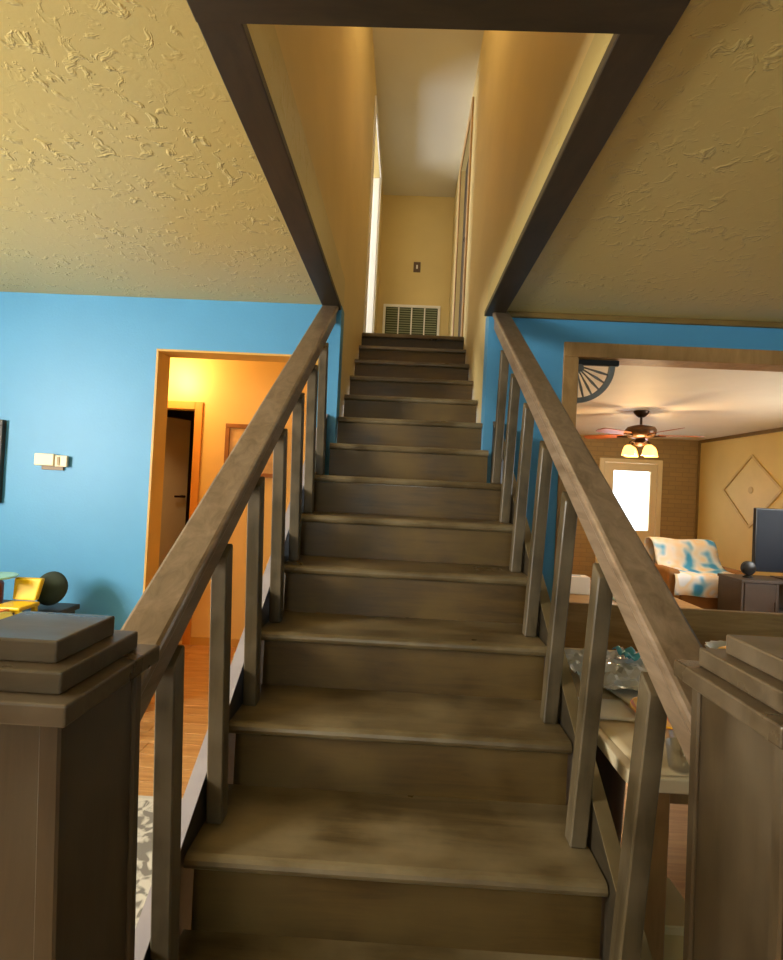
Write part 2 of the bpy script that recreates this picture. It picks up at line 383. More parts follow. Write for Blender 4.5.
struct(MB().box(FX-.03, FX, YB, FY-.03, H-.05, H).build('trim_11', M_crown, None, .004), 'brown moulding above the beige wall')
struct(MB().box(FX-.03, FX, FY-.03, FY, 0, H).build('trim_12', M_crown, None, .004), 'brown corner moulding of the far room')
# entry door with a big bright window
d = thing('door_2', 'white back door with a large bright window', 'door', (3.79, FY, 0)); d['kind'] = 'structure'; del d['category']
M_door = plain('back_door_paint', (226, 206, 160), .5, .03, 3)
f = MB()
for p, q, r, s in ((3.36, 3.51, .01, 1.99), (4.12, 4.225, .01, 1.99), (3.51, 4.12, .01, .87), (3.51, 4.12, 1.86, 1.99)): f.box(p, q, FY-.02, FY+.03, r, s)
f.build('door_leaf', M_door, d)
MB().box(3.51, 4.12, FY, FY+.008, .87, 1.86).build('pane', M_glass, d)
MB().box(3.27, 3.353, FY-.03, FY, 0, 2.06).box(4.232, 4.315, FY-.03, FY, 0, 2.06).box(3.353, 4.232, FY-.03, FY, 1.995, 2.06).build('door_frame', M_door, d, .004)
MB().tube([(3.43, FY-.02, .95), (3.43, FY-.06, .95), (3.54, FY-.065, .95)], .011).build('door_handle', M_bronze, d)

# ------------------------------------------------------------------ staircase
st = thing('staircase', 'steep dark brown wooden staircase climbing to the landing', 'staircase', (0, .6, 0))
TW = .472
def tread_mesh(hw):
    # profile in (y,z) with rounded nose, top at z=0, nose at y=0
    r = .017; prof = [(RUN+.0215, 0), (r, 0)]
    for i in range(1, 6): a = R90+i*math.pi/6; prof.append((r+r*math.cos(a), -r+r*math.sin(a)))
    prof += [(r, -2*r), (RUN+.0215, -2*r)]
    return MB().prism(prof, 'x', -hw, hw)
first = {}
for k in range(1, 15):
    hw = .392 if k == 1 else TW if ny(k)+RUN < YW+.005 else IR-.008
    if hw not in first:
        m = tread_mesh(hw); bmesh.ops.translate(m.bm, verts=m.bm.verts, vec=(0, ny(k), RISE*k))
        first[hw] = m.build('tread', M_stair_tread, st)
        first[hw, 'r'] = MB().box(-hw+.016 if hw == TW else -hw, hw-.004 if hw == TW else hw, ny(k)+.022, ny(k)+.04, RISE*(k-1)+(.0005 if k == 1 else -.02), RISE*k-.0345).build('riser', M_stair_riser, st)
    else:
        f = first[hw]; clone(f, (0, ny(k)+(RUN+.0215)/2, RISE*k-.034), st)
        f = first[hw, 'r']; clone(f, (f.location.x, ny(k)+.031, RISE*(k-1)-.02), st)
# landing edge
MB().box(-IR+.003, IR-.003, ny(15), ny(15)+.09, UP-.034, UP).build('landing_nosing', M_stair_tread, st, .008, 2)
MB().box(-IR+.003, IR-.003, ny(15)+.022, ny(15)+.04, UP-RISE-.02, UP-.0345).build('riser', M_stair_riser, st)
# stringers: board along the nosing line
sl = RISE/RUN
def nz(y): return RISE*3+(y-Y3)*sl
for s in (-1, 1):
    y0, y1 = .825, YW-.003; a, b_ = (.476, .51) if s > 0 else (-.51, -.476)
    so = MB().prism([(y0, .002), (y0, max(.05, nz(y0)+.03)), (y1, nz(y1)+.03), (y1, nz(y1)-.33), (y0+.13/sl, .002)], 'x', a, b_).build('stringer', M_string, st)
    MB().prism([(y0, nz(y0)+.0305), (y0, nz(y0)+.036), (y1, nz(y1)+.036), (y1, nz(y1)+.0305)], 'x', a-.001, b_+.001).build('edge_sheen', M_string_edge[s], so)  # thin strip carrying the painted window sheen of the stringer edge

# ------------------------------------------------------------------ railings
RS = .712
def rz(y): return 1.092+RS*(y-.91)      # top of handrail
BY = [ny(k)+.128 for k in range(2, 9)]
labels = {-1: 'left stair railing with worn grey brown handrail in front of the blue wall', 1: 'right stair railing with brown handrail beside the cluttered table'}
def spl(s, y):                           # the rails splay outwards a little towards the newels
    f = (2.775-y)/(2.775-.8); return f*(.036 if s > 0 else .016)
for s in (-1, 1):
    y0, y1 = (.8 if s < 0 else .81), 2.775
    t = thing('stair_railing', labels[s], 'railing', (s*.47, 1.8, .2), 'stair railings')
    def bar(xi, xo, dn, up):
        a, b_ = spl(s, y0), spl(s, y1)
        return MB().hull8([(s*(xi+a), y0, rz(y0)-dn), (s*(xo+a), y0, rz(y0)-dn), (s*(xo+b_), y1, rz(y1)-dn), (s*(xi+b_), y1, rz(y1)-dn),
                           (s*(xi+a), y0, rz(y0)-up), (s*(xo+a), y0, rz(y0)-up), (s*(xo+b_), y1, rz(y1)-up), (s*(xi+b_), y1, rz(y1)-up)])
    bar(.437, .530, .038, 0).build('handrail', M_rail, t, .009, 2)
    bar(.449, .520, .108, .0385).build('under_rail', M_rail, t, .004)
    for i, by in enumerate(BY):
        k = i+2; z0 = RISE*k+.0005; ya, yb = by-.021, by+.021
        za, zb = rz(ya)-.1085, rz(yb)-.1085; o = spl(s, by)+.008; o0 = -.003 if s > 0 else 0
        x0, x1 = .429, .469
        MB().hull8([(s*(x0+o0-.002), ya, z0), (s*(x1+o0-.002), ya, z0), (s*(x1+o0-.002), yb, z0), (s*(x0+o0-.002), yb, z0),
                    (s*(x0+o), ya, za), (s*(x1+o), ya, za), (s*(x1+o), yb, zb), (s*(x0+o), yb, zb)]).build('baluster', M_bal, t, .003)

# ------------------------------------------------------------------ newel posts
def newel(x0, x1, y0, y1, label, zt, lean):
    t = thing('newel_post', label, 'newel post', ((x0+x1)/2, (y0+y1)/2, 0), 'box newel posts')
    def col(a, b_, c_, d_, z1):
        return MB().hull8([(a+lean, c_, 0), (b_+lean, c_, 0), (b_+lean, d_, 0), (a+lean, d_, 0), (a, c_, z1), (b_, c_, z1), (b_, d_, z1), (a, d_, z1)])
    col(x0+.006, x1-.006, y0+.006, y1-.006, zt).build('post_core', M_newel, t)
    for q in ((x0, x0+.028, y0, y0+.02), (x1-.028, x1, y0, y0+.02), (x0, x0+.028, y1-.02, y1), (x1-.028, x1, y1-.02, y1)):
        col(*q, zt-.001).build('corner_board', M_newel, t, .003)
    for o_, a, b_ in ((.019, zt+.0002, zt+.028), (-.006, zt+.0282, zt+.057), (-.031, zt+.0572, zt+.087)):
        MB().box(x0-o_, x1+o_, y0-o_, y1+o_, a, b_).build('cap_tier', M_newcap, t, .003, 2)
newel(-.640, -.434, .604, .797, 'left box newel post with stepped cap, its inner side in deep shade', 1.078, .036)
newel(.458, .665, .612, .806, 'right box newel post with stepped cap beside the table', 1.1, .006)

# ------------------------------------------------------------------ left side of the room
def rug_mat():
    m, nt, b = nmat('rug_pattern'); mp = coords(nt, (1, 1, 1), False)
    n = nt.nodes.new('ShaderNodeTexNoise'); n.inputs['Scale'].default_value = 11; n.inputs['Detail'].default_value = 2; n.inputs['Distortion'].default_value = 1.6
    nt.links.new(mp.outputs[0], n.inputs['Vector'])
    r = ramp(nt, n.outputs['Fac'], [(.44, lin((128, 122, 112))), (.5, lin((186, 180, 166))), (.56, lin((208, 202, 188)))])
    nt.links.new(r.outputs[0], b.inputs['Base Color']); b.inputs['Roughness'].default_value = .95
    n2 = nt.nodes.new('ShaderNodeTexNoise'); n2.inputs['Scale'].default_value = 300; nt.links.new(mp.outputs[0], n2.inputs['Vector']); bump(nt, b, n2.outputs['Fac'], .6, .004)
    return m
rg = thing('area_rug', 'grey and white patterned rug left of the stairs', 'rug', (-1.6, 1.2, .006))
MB().box(-2.6, -.70, .32, 2.08, .0065, .016).build('pile', rug_mat(), rg, .003)
MB().box(-2.62, -.68, .30, 2.10, .0065, .012).build('border', plain('rug_edge', (196, 190, 178), .95, .1, 30), rg)

th = thing('thermostat', 'small cream thermostat on the blue wall left of the doorway', 'thermostat', (-2.065, YW, 1.39))
M_th = plain('aged_plastic', (226, 208, 168), .45, .04, 20)
MB().box(-2.160, -2.045, YW-.034, YW-.008, 1.415, 1.485).build('cover', M_th, th, .005, 2)
MB().box(-2.044, -1.972, YW-.026, YW-.008, 1.412, 1.478).build('side_box', M_th, th, .004, 2)
MB().box(-2.028, -2.012, YW-.030, YW-.026, 1.42, 1.47).build('slider', plain('slider_tan', (150, 126, 78), .5), th, .001)
MB().box(-2.13, -2.0, YW-.012, YW-.0005, 1.392, 1.47).build('base_plate', plain('base_brown', (128, 104, 70), .5), th, .002)

pf = thing('picture_frame', 'dark framed picture at the left edge of the blue wall', 'picture', (-2.63, YW, 1.185))
MB().box(-2.895, -2.36, YW-.03, YW-.0005, 1.185, 1.22).box(-2.895, -2.36, YW-.03, YW-.0005, 1.635, 1.67).box(-2.895, -2.86, YW-.03, YW-.0005, 1.22, 1.635).box(-2.395, -2.36, YW-.03, YW-.0005, 1.22, 1.635).build('frame', M_dark, pf, .002)
MB().box(-2.86, -2.395, YW-.014, YW-.001, 1.22, 1.635).build('print', plain('dark_print', (70, 66, 60), .4, .4, 6), pf)

# hall furniture
pf = thing('picture_frame', 'square tan framed picture on the warm hall wall', 'picture', (-1.27, 4.04, 1.415))
x0, x1, z0, z1 = -1.512, -1.034, 1.415, 1.85
MB().box(x0, x1, 4.012, 4.0395, z0, z0+.035).box(x0, x1, 4.012, 4.0395, z1-.035, z1).box(x0, x0+.035, 4.012, 4.0395, z0+.035, z1-.035).box(x1-.035, x1, 4.012, 4.0395, z0+.035, z1-.035).build('frame', plain('hall_frame_wood', (150, 96, 38), .5, .15, 12), pf, .003)
MB().box(x0+.035, x1-.035, 4.03, 4.0394, z0+.035, z1-.035).build('print', plain('faded_print', (206, 170, 112), .35, .25, 9), pf)

lamp = thing('ceiling_lamp', 'glowing flush dome lamp on the hall ceiling behind the doorway corner', 'lamp', (-1.99, 3.72, H))
MB().lathe([(.13, -.03), (.135, -.015), (.13, 0)], (-1.99, 3.72, H-.001), 24).build('base', M_white, lamp, smooth=False)
MB().lathe([(.01, -.115), (.05, -.11), (.09, -.09), (.115, -.06), (.12, -.031)], (-1.99, 3.72, H-.001), 24).build('shade', emit('lamp_glow', (255, 214, 140), 6), lamp, smooth=True)
pl = bpy.data.lights.new('hall_bulb', 'POINT'); pl.energy = 10; pl.color = (1.0, .68, .30); pl.shadow_soft_size = .1
po = bpy.data.objects.new('hall_bulb', pl); COL.objects.link(po); po.parent = lamp; po.location = (0, 0, -.2)

d = thing('door_3', 'grey inner hall door standing open into a dark room', 'door', (-2.54, 4.13, 0)); d['kind'] = 'structure'; del d['category']
ang = math.radians(58)
MB().box(-2.54, -1.80, 4.125, 4.16, .012, 1.945).rot(ang, (-2.54, 4.14, 0)).build('door_leaf', M_grey, d)
MB().tube([(-1.86, 4.125, 1.2), (-1.86, 4.07, 1.2)], .012).tube([(-1.86, 4.075, 1.2), (-1.96, 4.075, 1.2)], .010).rot(ang, (-2.54, 4.14, 0)).build('door_handle', M_bronze, d)

# side table with toys at the far left
t = thing('side_table', 'small dark side table against the blue wall at the left edge', 'table', (-1.98, 2.42, .006))
MB().box(-2.5, -1.785, 2.14, 2.70, .655, .685).build('tabletop', M_dark, t, .004)
for lx in (-2.47, -1.84):
    for ly in (2.17, 2.63): MB().box(lx, lx+.045, ly, ly+.045, .0165 if ly < 2.09 else .0065, .6545).build('leg', M_dark, t, .003)
M_yel = plain('yellow_plastic', (240, 196, 10), .45, .05, 8)
t = thing('toy_chair', 'small yellow toy chair on the side table beside the blue wall', 'toy', (-1.87, 2.40, .686))
MB().hull8([(-1.985, 2.46, .75), (-1.865, 2.46, .75), (-1.865, 2.49, .75), (-1.985, 2.49, .75), (-1.995, 2.48, .86), (-1.85, 2.48, .86), (-1.85, 2.51, .86), (-1.995, 2.51, .86)]).build('backrest', M_yel, t, .008, 2)
MB().box(-1.995, -1.85, 2.34, 2.478, .725, .745).build('seat', M_yel, t, .006, 2)
for lx in (-1.99, -1.875):
    for ly in (2.345, 2.45): MB().box(lx, lx+.02, ly, ly+.02, .6855, .7245).build('leg', M_yel, t)
cl = MB().sheet(lambda u, v: (-1.872+.08*u, 2.18+.14*v, .728+.016*math.sin(7*u+3*v)-.012*u), 8, 8, .012)
tag(cl.build('folded_cloth', plain('pale_yellow_cloth', (236, 220, 120), .9, .08, 20), None, smooth=True), 'pale yellow folded cloth beside the yellow toy chair', 'cloth')
cu = MB().lathe([(.004, 0), (.07, .004), (.1, .02), (.108, .035), (.1, .05), (.07, .066), (.004, .07)], (0, 0, 0), 28)
bmesh.ops.rotate(cu.bm, verts=cu.bm.verts, cent=(0, 0, 0), matrix=Matrix.Rotation(R90-.25, 3, 'X')); bmesh.ops.translate(cu.bm, verts=cu.bm.verts, vec=(-1.89, 2.64, .792))
tag(cu.build('round_cushion', plain('dark_green_fabric', (44, 54, 40), .85, .15, 20), None, smooth=True), 'dark green round cushion leaning behind the yellow toy chair', 'cushion')
t = thing('toy_crate', 'orange open toy crate with a white and blue sticker', 'crate', (-1.99, 2.28, .686))
M_or = plain('orange_plastic', (214, 122, 20), .4, .06, 8)
cr = MB()
cr.box(-2.12, -1.88, 2.20, 2.208, .686, .745).box(-2.12, -1.88, 2.312, 2.32, .686, .745).box(-2.12, -2.112, 2.208, 2.312, .686, .745).box(-1.888, -1.88, 2.208, 2.312, .686, .745).box(-2.112, -1.888, 2.208, 2.312, .686, .692)
cr.build('body', M_or, t, .002)
MB().box(-1.925, -1.895, 2.197, 2.1998, .70, .735).build('sticker', M_white, t); MB().box(-1.918, -1.902, 2.1955, 2.1968, .71, .723).build('sticker_mark', plain('sticker_blue', (40, 110, 190), .5), t)
t = thing('candy_jar', 'dark pink jar with a pale mint lid at the left picture edge', 'jar', (-1.985, 2.42, .686))
MB().lathe([(.055, 0), (.066, .01), (.066, .15), (.055, .165), (.055, .178)], (-2.08, 2.42, .6865), 24).build('body', plain('jar_pink_brown', (120, 62, 56), .3, .5, 25), t, angle=40)
MB().lathe([(.02, 0), (.1, .004), (.105, .009), (.1, .014), (.02, .018)], (-2.055, 2.42, .865), 28).build('lid', plain('mint_glass', (170, 220, 180), .2, .05, 8), t, angle=40)

# the side table is a little lower than first drawn; everything on it comes down with it
for o in bpy.data.objects:
    if o.parent is None and o.name == 'side_table': o.scale.z = .955
    if o.parent is None and o.name in ('toy_chair', 'folded_cloth', 'round_cushion', 'toy_crate', 'candy_jar'): o.location.z -= .0305
    if o.name == 'round_cushion': o.scale = (.84, .84, .84)

# ------------------------------------------------------------------ landing details
gr = thing('return_air_grille', 'white framed return air grille low on the landing wall', 'vent', (-.018, 5.9, UP+.27))
gx0, gx1, gz0, gz1 = -.362, .326, UP+.27, 3.60
MB().box(gx0, gx1, 5.880, 5.8995, gz0, gz0+.035).box(gx0, gx1, 5.880, 5.8995, gz1-.03, gz1).box(gx0, gx0+.03, 5.880, 5.8995, gz0+.035, gz1-.03).box(gx1-.03, gx1, 5.880, 5.8995, gz0+.035, gz1-.03).build('frame', M_white, gr)
MB().box(gx0+.03, gx1-.03, 5.894, 5.8994, gz0+.035, gz1-.03).build('backing', plain('vent_pane_green', (74, 82, 58), .9, .1, 10), gr)  # dark green panes behind the louvers
for i in (1, 2, 3):
    x = gx0+.03+i*(gx1-gx0-.06)/4; MB().box(x-.008, x+.008, 5.880, 5.8939, gz0+.035, gz1-.03).build('mullion', M_white, gr)
lv = None; M_lv = plain('vent_louver', (142, 148, 118), .5, .05, 8)
pw = (gx1-gx0-.06)/4
for i in range(4):
    for q in range(20):
        z = gz0+.045+q*.0285; xa, xb = gx0+.03+i*pw+.010, gx0+.03+(i+1)*pw-.010
        if lv is None: lv = MB().hull8([(xa, 5.886, z), (xb, 5.886, z), (xb, 5.893, z+.012), (xa, 5.893, z+.012), (xa, 5.886, z+.003), (xb, 5.886, z+.003), (xb, 5.893, z+.015), (xa, 5.893, z+.015)]).build('louver', M_lv, gr)
        else: clone(lv, ((xa+xb)/2, 5.8895, z), gr)
sw = thing('light_switch', 'dark plated light switch on the landing wall', 'switch', (.02, 5.9, 4.0))
MB().box(-.022, .062, 5.892, 5.8995, 4.005, 4.13).build('plate', plain('switch_brown', (96, 70, 48), .4), sw, .003)
MB().box(.01, .03, 5.884, 5.8918, 4.045, 4.09).build('toggle', M_white, sw, .001)

sl_ = thing('stairwell_fill_lamp', 'added unseen ceiling lamp that brightens the stairwell', 'lamp', (0, 2.55, UPC))  # made-up fixture out of view, added to brighten the shaft walls
MB().lathe([(.13, -.03), (.135, -.015), (.13, 0)], (0, 2.55, UPC-.001), 24).build('base', M_white, sl_)
MB().lathe([(.01, -.115), (.05, -.11), (.09, -.09), (.115, -.06), (.12, -.031)], (0, 2.55, UPC-.001), 24).build('shade', MATS['lamp_glow'], sl_, smooth=True)
pl = bpy.data.lights.new('stairwell_fill_light', 'POINT'); pl.energy = 6; pl.color = (1.0, .86, .6); pl.shadow_soft_size = .12  # fill light of the added fixture
po = bpy.data.objects.new('stairwell_fill_light', pl); COL.objects.link(po); po.parent = sl_; po.location = (0, 0, -.25)

# ------------------------------------------------------------------ table side (right of the stairs)
t = thing('dining_table', 'pale topped table right of the stairs, cluttered with papers', 'table', (1.2, 1.7, 0))
M_lam = plain('pale_laminate', (206, 190, 156), .35, .06, 5)
def rrect(x0, x1, y0, y1, r, n=5):
    P = []
    for cx, cy, a in ((x1-r, y1-r, 0), (x0+r, y1-r, R90), (x0+r, y0+r, 2*R90), (x1-r, y0+r, 3*R90)):
        for i in range(n+1): P.append((cx+r*math.cos(a+i*R90/n), cy+r*math.sin(a+i*R90/n)))
    return P
MB().prism(rrect(.555, 1.85, 1.185, 2.16, .05), 'z', .695, .73).build('tabletop', M_lam, t, .004, 2)
MB().box(.66, 1.75, 1.29, 2.06, .61, .6945).build('apron', M_tan, t)
for lx in (.63, 1.72):
    for ly in (1.26, 2.03): MB().box(lx, lx+.06, ly, ly+.06, 0, .6945).build('leg', M_tan, t, .004)
t = thing('wooden_bench', 'brown wooden bench with plank back behind the cluttered table', 'bench', (1.5, 2.45, 0))
M_bench = wood('bench_wood', (138, 106, 56), (172, 136, 80), (3, 26, 26), .5)
MB().box(.80, 2.6, 2.50, 2.535, .575, .85).build('backrest', M_bench, t, .006, 2)
MB().box(.80, 2.6, 2.20, 2.499, .40, .44).build('seat', M_bench, t, .005)
for lx in (.84, 1.65, 2.5):
    MB().box(lx, lx+.06, 2.22, 2.28, 0, .3995).build('leg', M_bench, t, .004); MB().box(lx, lx+.06, 2.536, 2.576, 0, .80).build('leg', M_bench, t, .004)

M_paper = plain('white_paper', (226, 224, 220), .6, .05, 10); M_card = plain('cardboard_sheet', (216, 196, 156), .7, .06, 9)
def paper(cx, cy, w_, h_, a, z, mat, name, label, cat, curl=.004, group=None):
    ca, sa = math.cos(a), math.sin(a)
    def fn(u, v):
        x, y = (u-.5)*w_, (v-.5)*h_
        return (cx+x*ca-y*sa, cy+x*sa+y*ca, z+curl*(math.sin(5*u+cx*9)+1)*.5+curl*abs(u-.5)**2*3)
    return tag(MB().sheet(fn, 8, 6, .0012).build(name, mat, None, smooth=True), label, cat, group)
paper(.70, 1.33, .24, .26, .05, .7315, M_card, 'cardboard_sheet', 'tan cardboard sheet on the near corner of the table', 'cardboard', .001)
paper(.80, 1.75, .21, .30, .2, .7335, M_paper, 'paper_sheet', 'white paper sheet under the clear plastic wrap', 'paper')
paper(.645, 1.545, .15, .15, 0, .7322, M_paper, 'paper_sheet', 'white paper sheet lying by the stair side table edge', 'paper')
paper(1.06, 1.92, .3, .21, .1, .7335, plain('grey_paper', (190, 196, 200), .5, .1, 6), 'paper_sheet', 'pale grey paper sheet near the bench', 'paper')
def plastic_mat():
    m, nt, b = nmat('clear_plastic'); out = nt.nodes['Material Output']
    b.inputs['Base Color'].default_value = lin((230, 234, 238)); b.inputs['Roughness'].default_value = .12
    tr = nt.nodes.new('ShaderNodeBsdfTransparent'); mx = nt.nodes.new('ShaderNodeMixShader'); mx.inputs[0].default_value = .72
    nt.links.new(tr.outputs[0], mx.inputs[1]); nt.links.new(b.outputs[0], mx.inputs[2]); nt.links.new(mx.outputs[0], out.inputs[0]); return m
M_plas = plastic_mat()
from mathutils import noise as mnoise
def crumple(u, v):
    x, y = .62+.38*u, 1.63+.42*v
    return (x, y, .762+.022*mnoise.noise(Vector((x*17, y*17, 1)))+.012*mnoise.noise(Vector((x*40, y*40, 4))))
tag(MB().sheet(crumple, 22, 22, .001).build('plastic_wrap', M_plas, None, smooth=False), 'crumpled clear plastic wrap over papers on the table', 'plastic wrap')
tag(MB().sheet(lambda u, v: (.84+.07*u, 1.86+.12*v, .795+.01*math.sin(9*u)+.008*math.sin(11*v)), 8, 8, .002).build('blue_wrapper', plain('light_blue_foil', (90, 190, 224), .25, .1, 10), None, smooth=True), 'light blue crinkled wrapper on top of the plastic wrap', 'wrapper')
def yplate():
    m, nt, b = nmat('yellow_red_print'); mp = coords(nt, (1, 1, 1), False)
    wv = nt.nodes.new('ShaderNodeTexWave'); wv.inputs['Scale'].default_value = 9; wv.inputs['Distortion'].default_value = 4; nt.links.new(mp.outputs[0], wv.inputs['Vector'])
    r = ramp(nt, wv.outputs['Fac'], [(.0, lin((250, 180, 10))), (.62, lin((250, 190, 20))), (.75, lin((214, 84, 20)))]); nt.links.new(r.outputs[0], b.inputs['Base Color']); b.inputs['Roughness'].default_value = .3
    return m
t = thing('yellow_plate', 'yellow plate with orange red swirls on the table', 'plate', (.815, 1.485, .732))
MB().lathe([(.01, .004), (.07, .004), (.085, .008), (.115, .022), (.118, .024), (.115, .019), (.085, .003), (.07, 0), (.01, 0)], (.815, 1.485, .7375), 36, True, True).build('dish', yplate(), t, smooth=True)
M_cup = glass('cup_plastic', (.95, .95, .97, 1), .22, .08)
for i, (cx, cy, hgt, lab) in enumerate(((.735, 1.30, .045, 'clear plastic cup nearest the yellow plate'), (.685, 1.222, .06, 'clear plastic cup at the near table edge'))):
    t = thing('plastic_cup', lab, 'cup', (cx, cy, .731), 'clear plastic cups on the table')
    zc = .7345
    MB().lathe([(.022, 0), (.024, .002), (.032, hgt), (.034, hgt+.002), (.031, hgt), (.022, .004)], (cx, cy, zc), 24, True, True).build('body', M_cup, t, smooth=True)
t = thing('white_bowl', 'white fluted bowl holding something yellow behind the right newel', 'bowl', (1.36, 2.0, .731))
pr = []
m = MB(); n = 32
rings = []
for r, z in ((.05, 0), (.07, .01), (.105, .05), (.12, .075), (.113, .073), (.098, .05), (.06, .014)):
    rings.append([m.bm.verts.new((1.36+r*(1+.04*math.cos(8*a*2*math.pi/n*2))*math.cos(2*math.pi*a/n), 2.0+r*(1+.04*math.cos(8*a*2*math.pi/n*2))*math.sin(2*math.pi*a/n), .7315+z)) for a in range(n)])
for a, b_ in zip(rings, rings[1:]):
    for k in range(n): m.bm.faces.new((a[k], a[(k+1) % n], b_[(k+1) % n], b_[k]))
m.bm.faces.new(rings[0][::-1]); m.bm.faces.new(rings[-1])
m.build('dish', M_white, t, smooth=True)
MB().lathe([(.01, 0), (.05, .006), (.07, .03), (.06, .052), (.03, .066), (.005, .07)], (1.34, 2.0, .748), 20).build('contents', M_yel, t, smooth=True)
# under the table
t = thing('waste_bin', 'black round waste bin under the table by the stairs', 'bin', (.70, 1.78, 0))
MB().lathe([(.10, 0), (.105, .01), (.125, .55), (.132, .56), (.132, .575), (.12, .575), (.10, .02)], (.70, 1.80, 0.0005), 28).build('body', M_black, t, angle=40)
t = thing('storage_box', 'cream storage box on the floor under the table', 'box', (.77, 1.44, 0))
M_cb = plain('cream_box', (206, 180, 116), .6, .06, 8)
MB().box(.70, .84, 1.36, 1.52, .0005, .22).build('body', M_cb, t, .004)
MB().box(.693, .847, 1.353, 1.527, .2202, .245).build('lid', plain('cream_box_lid', (220, 200, 146), .6), t, .003)

# fretwork spandrel in the corner of the wide opening
t = thing('spandrel_bracket', 'dark fan shaped fretwork bracket in the corner of the wide opening', 'bracket', (.95, YW+.05, 1.94))
M_iron = plain('spandrel_wood', (120, 122, 120), .5, .15, 10)
sx, sz, yy = .947, 2.183, YW+.03
MB().box(sx, sx+.245, yy, yy+.025, sz-.032, sz).build('top_bar', plain('spandrel_dark', (30, 32, 32), .5), t, .003)
MB().box(sx, sx+.014, yy, yy+.025, sz-.26, sz-.0325).build('side_bar', M_iron, t)
arc = [(sx+.215*math.cos(a), yy+.0125, sz-.033-.215*math.sin(a)) for a in [i*R90/14 for i in range(15)]]
m = MB()
P = [];
for i in range(15):
    a = i*R90/14; P.append((sx+.222*math.cos(a), sz-.033-.222*math.sin(a)))
for i in range(14, -1, -1):
    a = i*R90/14; P.append((sx+.192*math.cos(a), sz-.033-.192*math.sin(a)))
m.prism(P, 'y', yy, yy+.025).build('arc', M_iron, t)
MB().tube([(sx+.022, yy, sz-.05), (sx+.022, yy+.025, sz-.05)], .022, 14).build('hub', M_iron, t)
for i in range(1, 6):
    a = i*R90/6; ca, sa = math.cos(a), math.sin(a)
    MB().tube([(sx+.03*ca, yy+.0125, sz-.033-.03*sa), (sx+.08*ca, yy+.0125, sz-.033-.08*sa), (sx+.14*ca, yy+.0125, sz-.033-.14*sa), (sx+.195*ca, yy+.0125, sz-.033-.195*sa)], [.006, .004, .008, .005], 8).build('spindle', M_iron, t, smooth=True)

# ------------------------------------------------------------------ far room things
fx, fy = 2.735, 5.8
t = thing('ceiling_fan', 'ceiling fan with lit glass shades in the far room', 'ceiling fan', (fx, fy, H))
MB().lathe([(.03, -.075), (.05, -.06), (.075, -.03), (.085, -.012), (.085, 0)], (fx, fy, H-.001), 24).build('canopy', M_bronze, t, angle=40)
MB().tube([(fx, fy, H-.075), (fx, fy, H-.165)], .014, 12).build('down_rod', M_bronze, t)
MB().lathe([(.06, -.15), (.13, -.135), (.165, -.10), (.17, -.05), (.15, -.02), (.09, 0), (.03, .012)], (fx, fy, H-.175), 32).build('motor_housing', plain('fan_bronze', (92, 64, 38), .35, .1, 8, metal=.4), t, angle=40)
M_blade = wood('fan_blade_wood', (140, 70, 30), (176, 96, 46), (3, 3, 3), .35)
for i in range(5):
    a = math.radians(-10+72*i)
    m = MB(); P = [(.2, -.05), (.3, -.062), (.60, -.07), (.66, -.055), (.68, 0), (.66, .055), (.60, .07), (.3, .062), (.2, .05)]
    m.prism(P, 'z', 0, .007)
    bmesh.ops.rotate(m.bm, verts=m.bm.verts, cent=(0, 0, 0), matrix=Matrix.Rotation(.2, 3, 'X'))
    bmesh.ops.rotate(m.bm, verts=m.bm.verts, cent=(0, 0, 0), matrix=Matrix.Rotation(a, 3, 'Z')); bmesh.ops.translate(m.bm, verts=m.bm.verts, vec=(fx, fy, H-.285))
    bl = m.build('blade', M_blade, t)
    ca, sa = math.cos(a), math.sin(a)
    MB().tube([(fx+.12*ca, fy+.12*sa, H-.30), (fx+.2*ca, fy+.2*sa, H-.292), (fx+.27*ca, fy+.27*sa, H-.288)], .012, 8).build('blade_iron', M_bronze, bl)
MB().lathe([(.02, -.09), (.05, -.08), (.07, -.05), (.06, -.02), (.05, 0)], (fx, fy, H-.326), 20).build('light_kit', M_bronze, t, angle=40)
M_shade = emit('lit_glass_shade', (255, 180, 84), 2.4)
for i in range(4):
    a = math.radians(12+90*i); ca, sa = math.cos(a), math.sin(a); cx, cy = fx+.15*ca, fy+.15*sa
    ar = MB().tube([(fx+.05*ca, fy+.05*sa, H-.38), (fx+.11*ca, fy+.11*sa, H-.36), (fx+.14*ca, fy+.14*sa, H-.375), (cx, cy, H-.41)], .009, 8).build('lamp_arm', M_bronze, t, smooth=True)
    MB().lathe([(.025, 0), (.045, -.015), (.06, -.05), (.068, -.09), (.075, -.12), (.068, -.118), (.06, -.09), (.05, -.05), (.03, -.02)], (cx, cy, H-.41), 20).build('glass_shade', M_shade, t, smooth=True)
    MB().lathe([(.004, -.05), (.02, -.045), (.028, -.03), (.02, -.01), (.012, 0)], (cx, cy, H-.43), 12).build('bulb', emit('bulb_glow_%d' % i, (255, 220, 150), 8), t, smooth=True)
pl = bpy.data.lights.new('fan_bulbs', 'POINT'); pl.energy = 20; pl.color = (1.0, .68, .34); pl.shadow_soft_size = .1
po = bpy.data.objects.new('fan_bulbs', pl); COL.objects.link(po); po.parent = t; po.location = (0, 0, -.62)

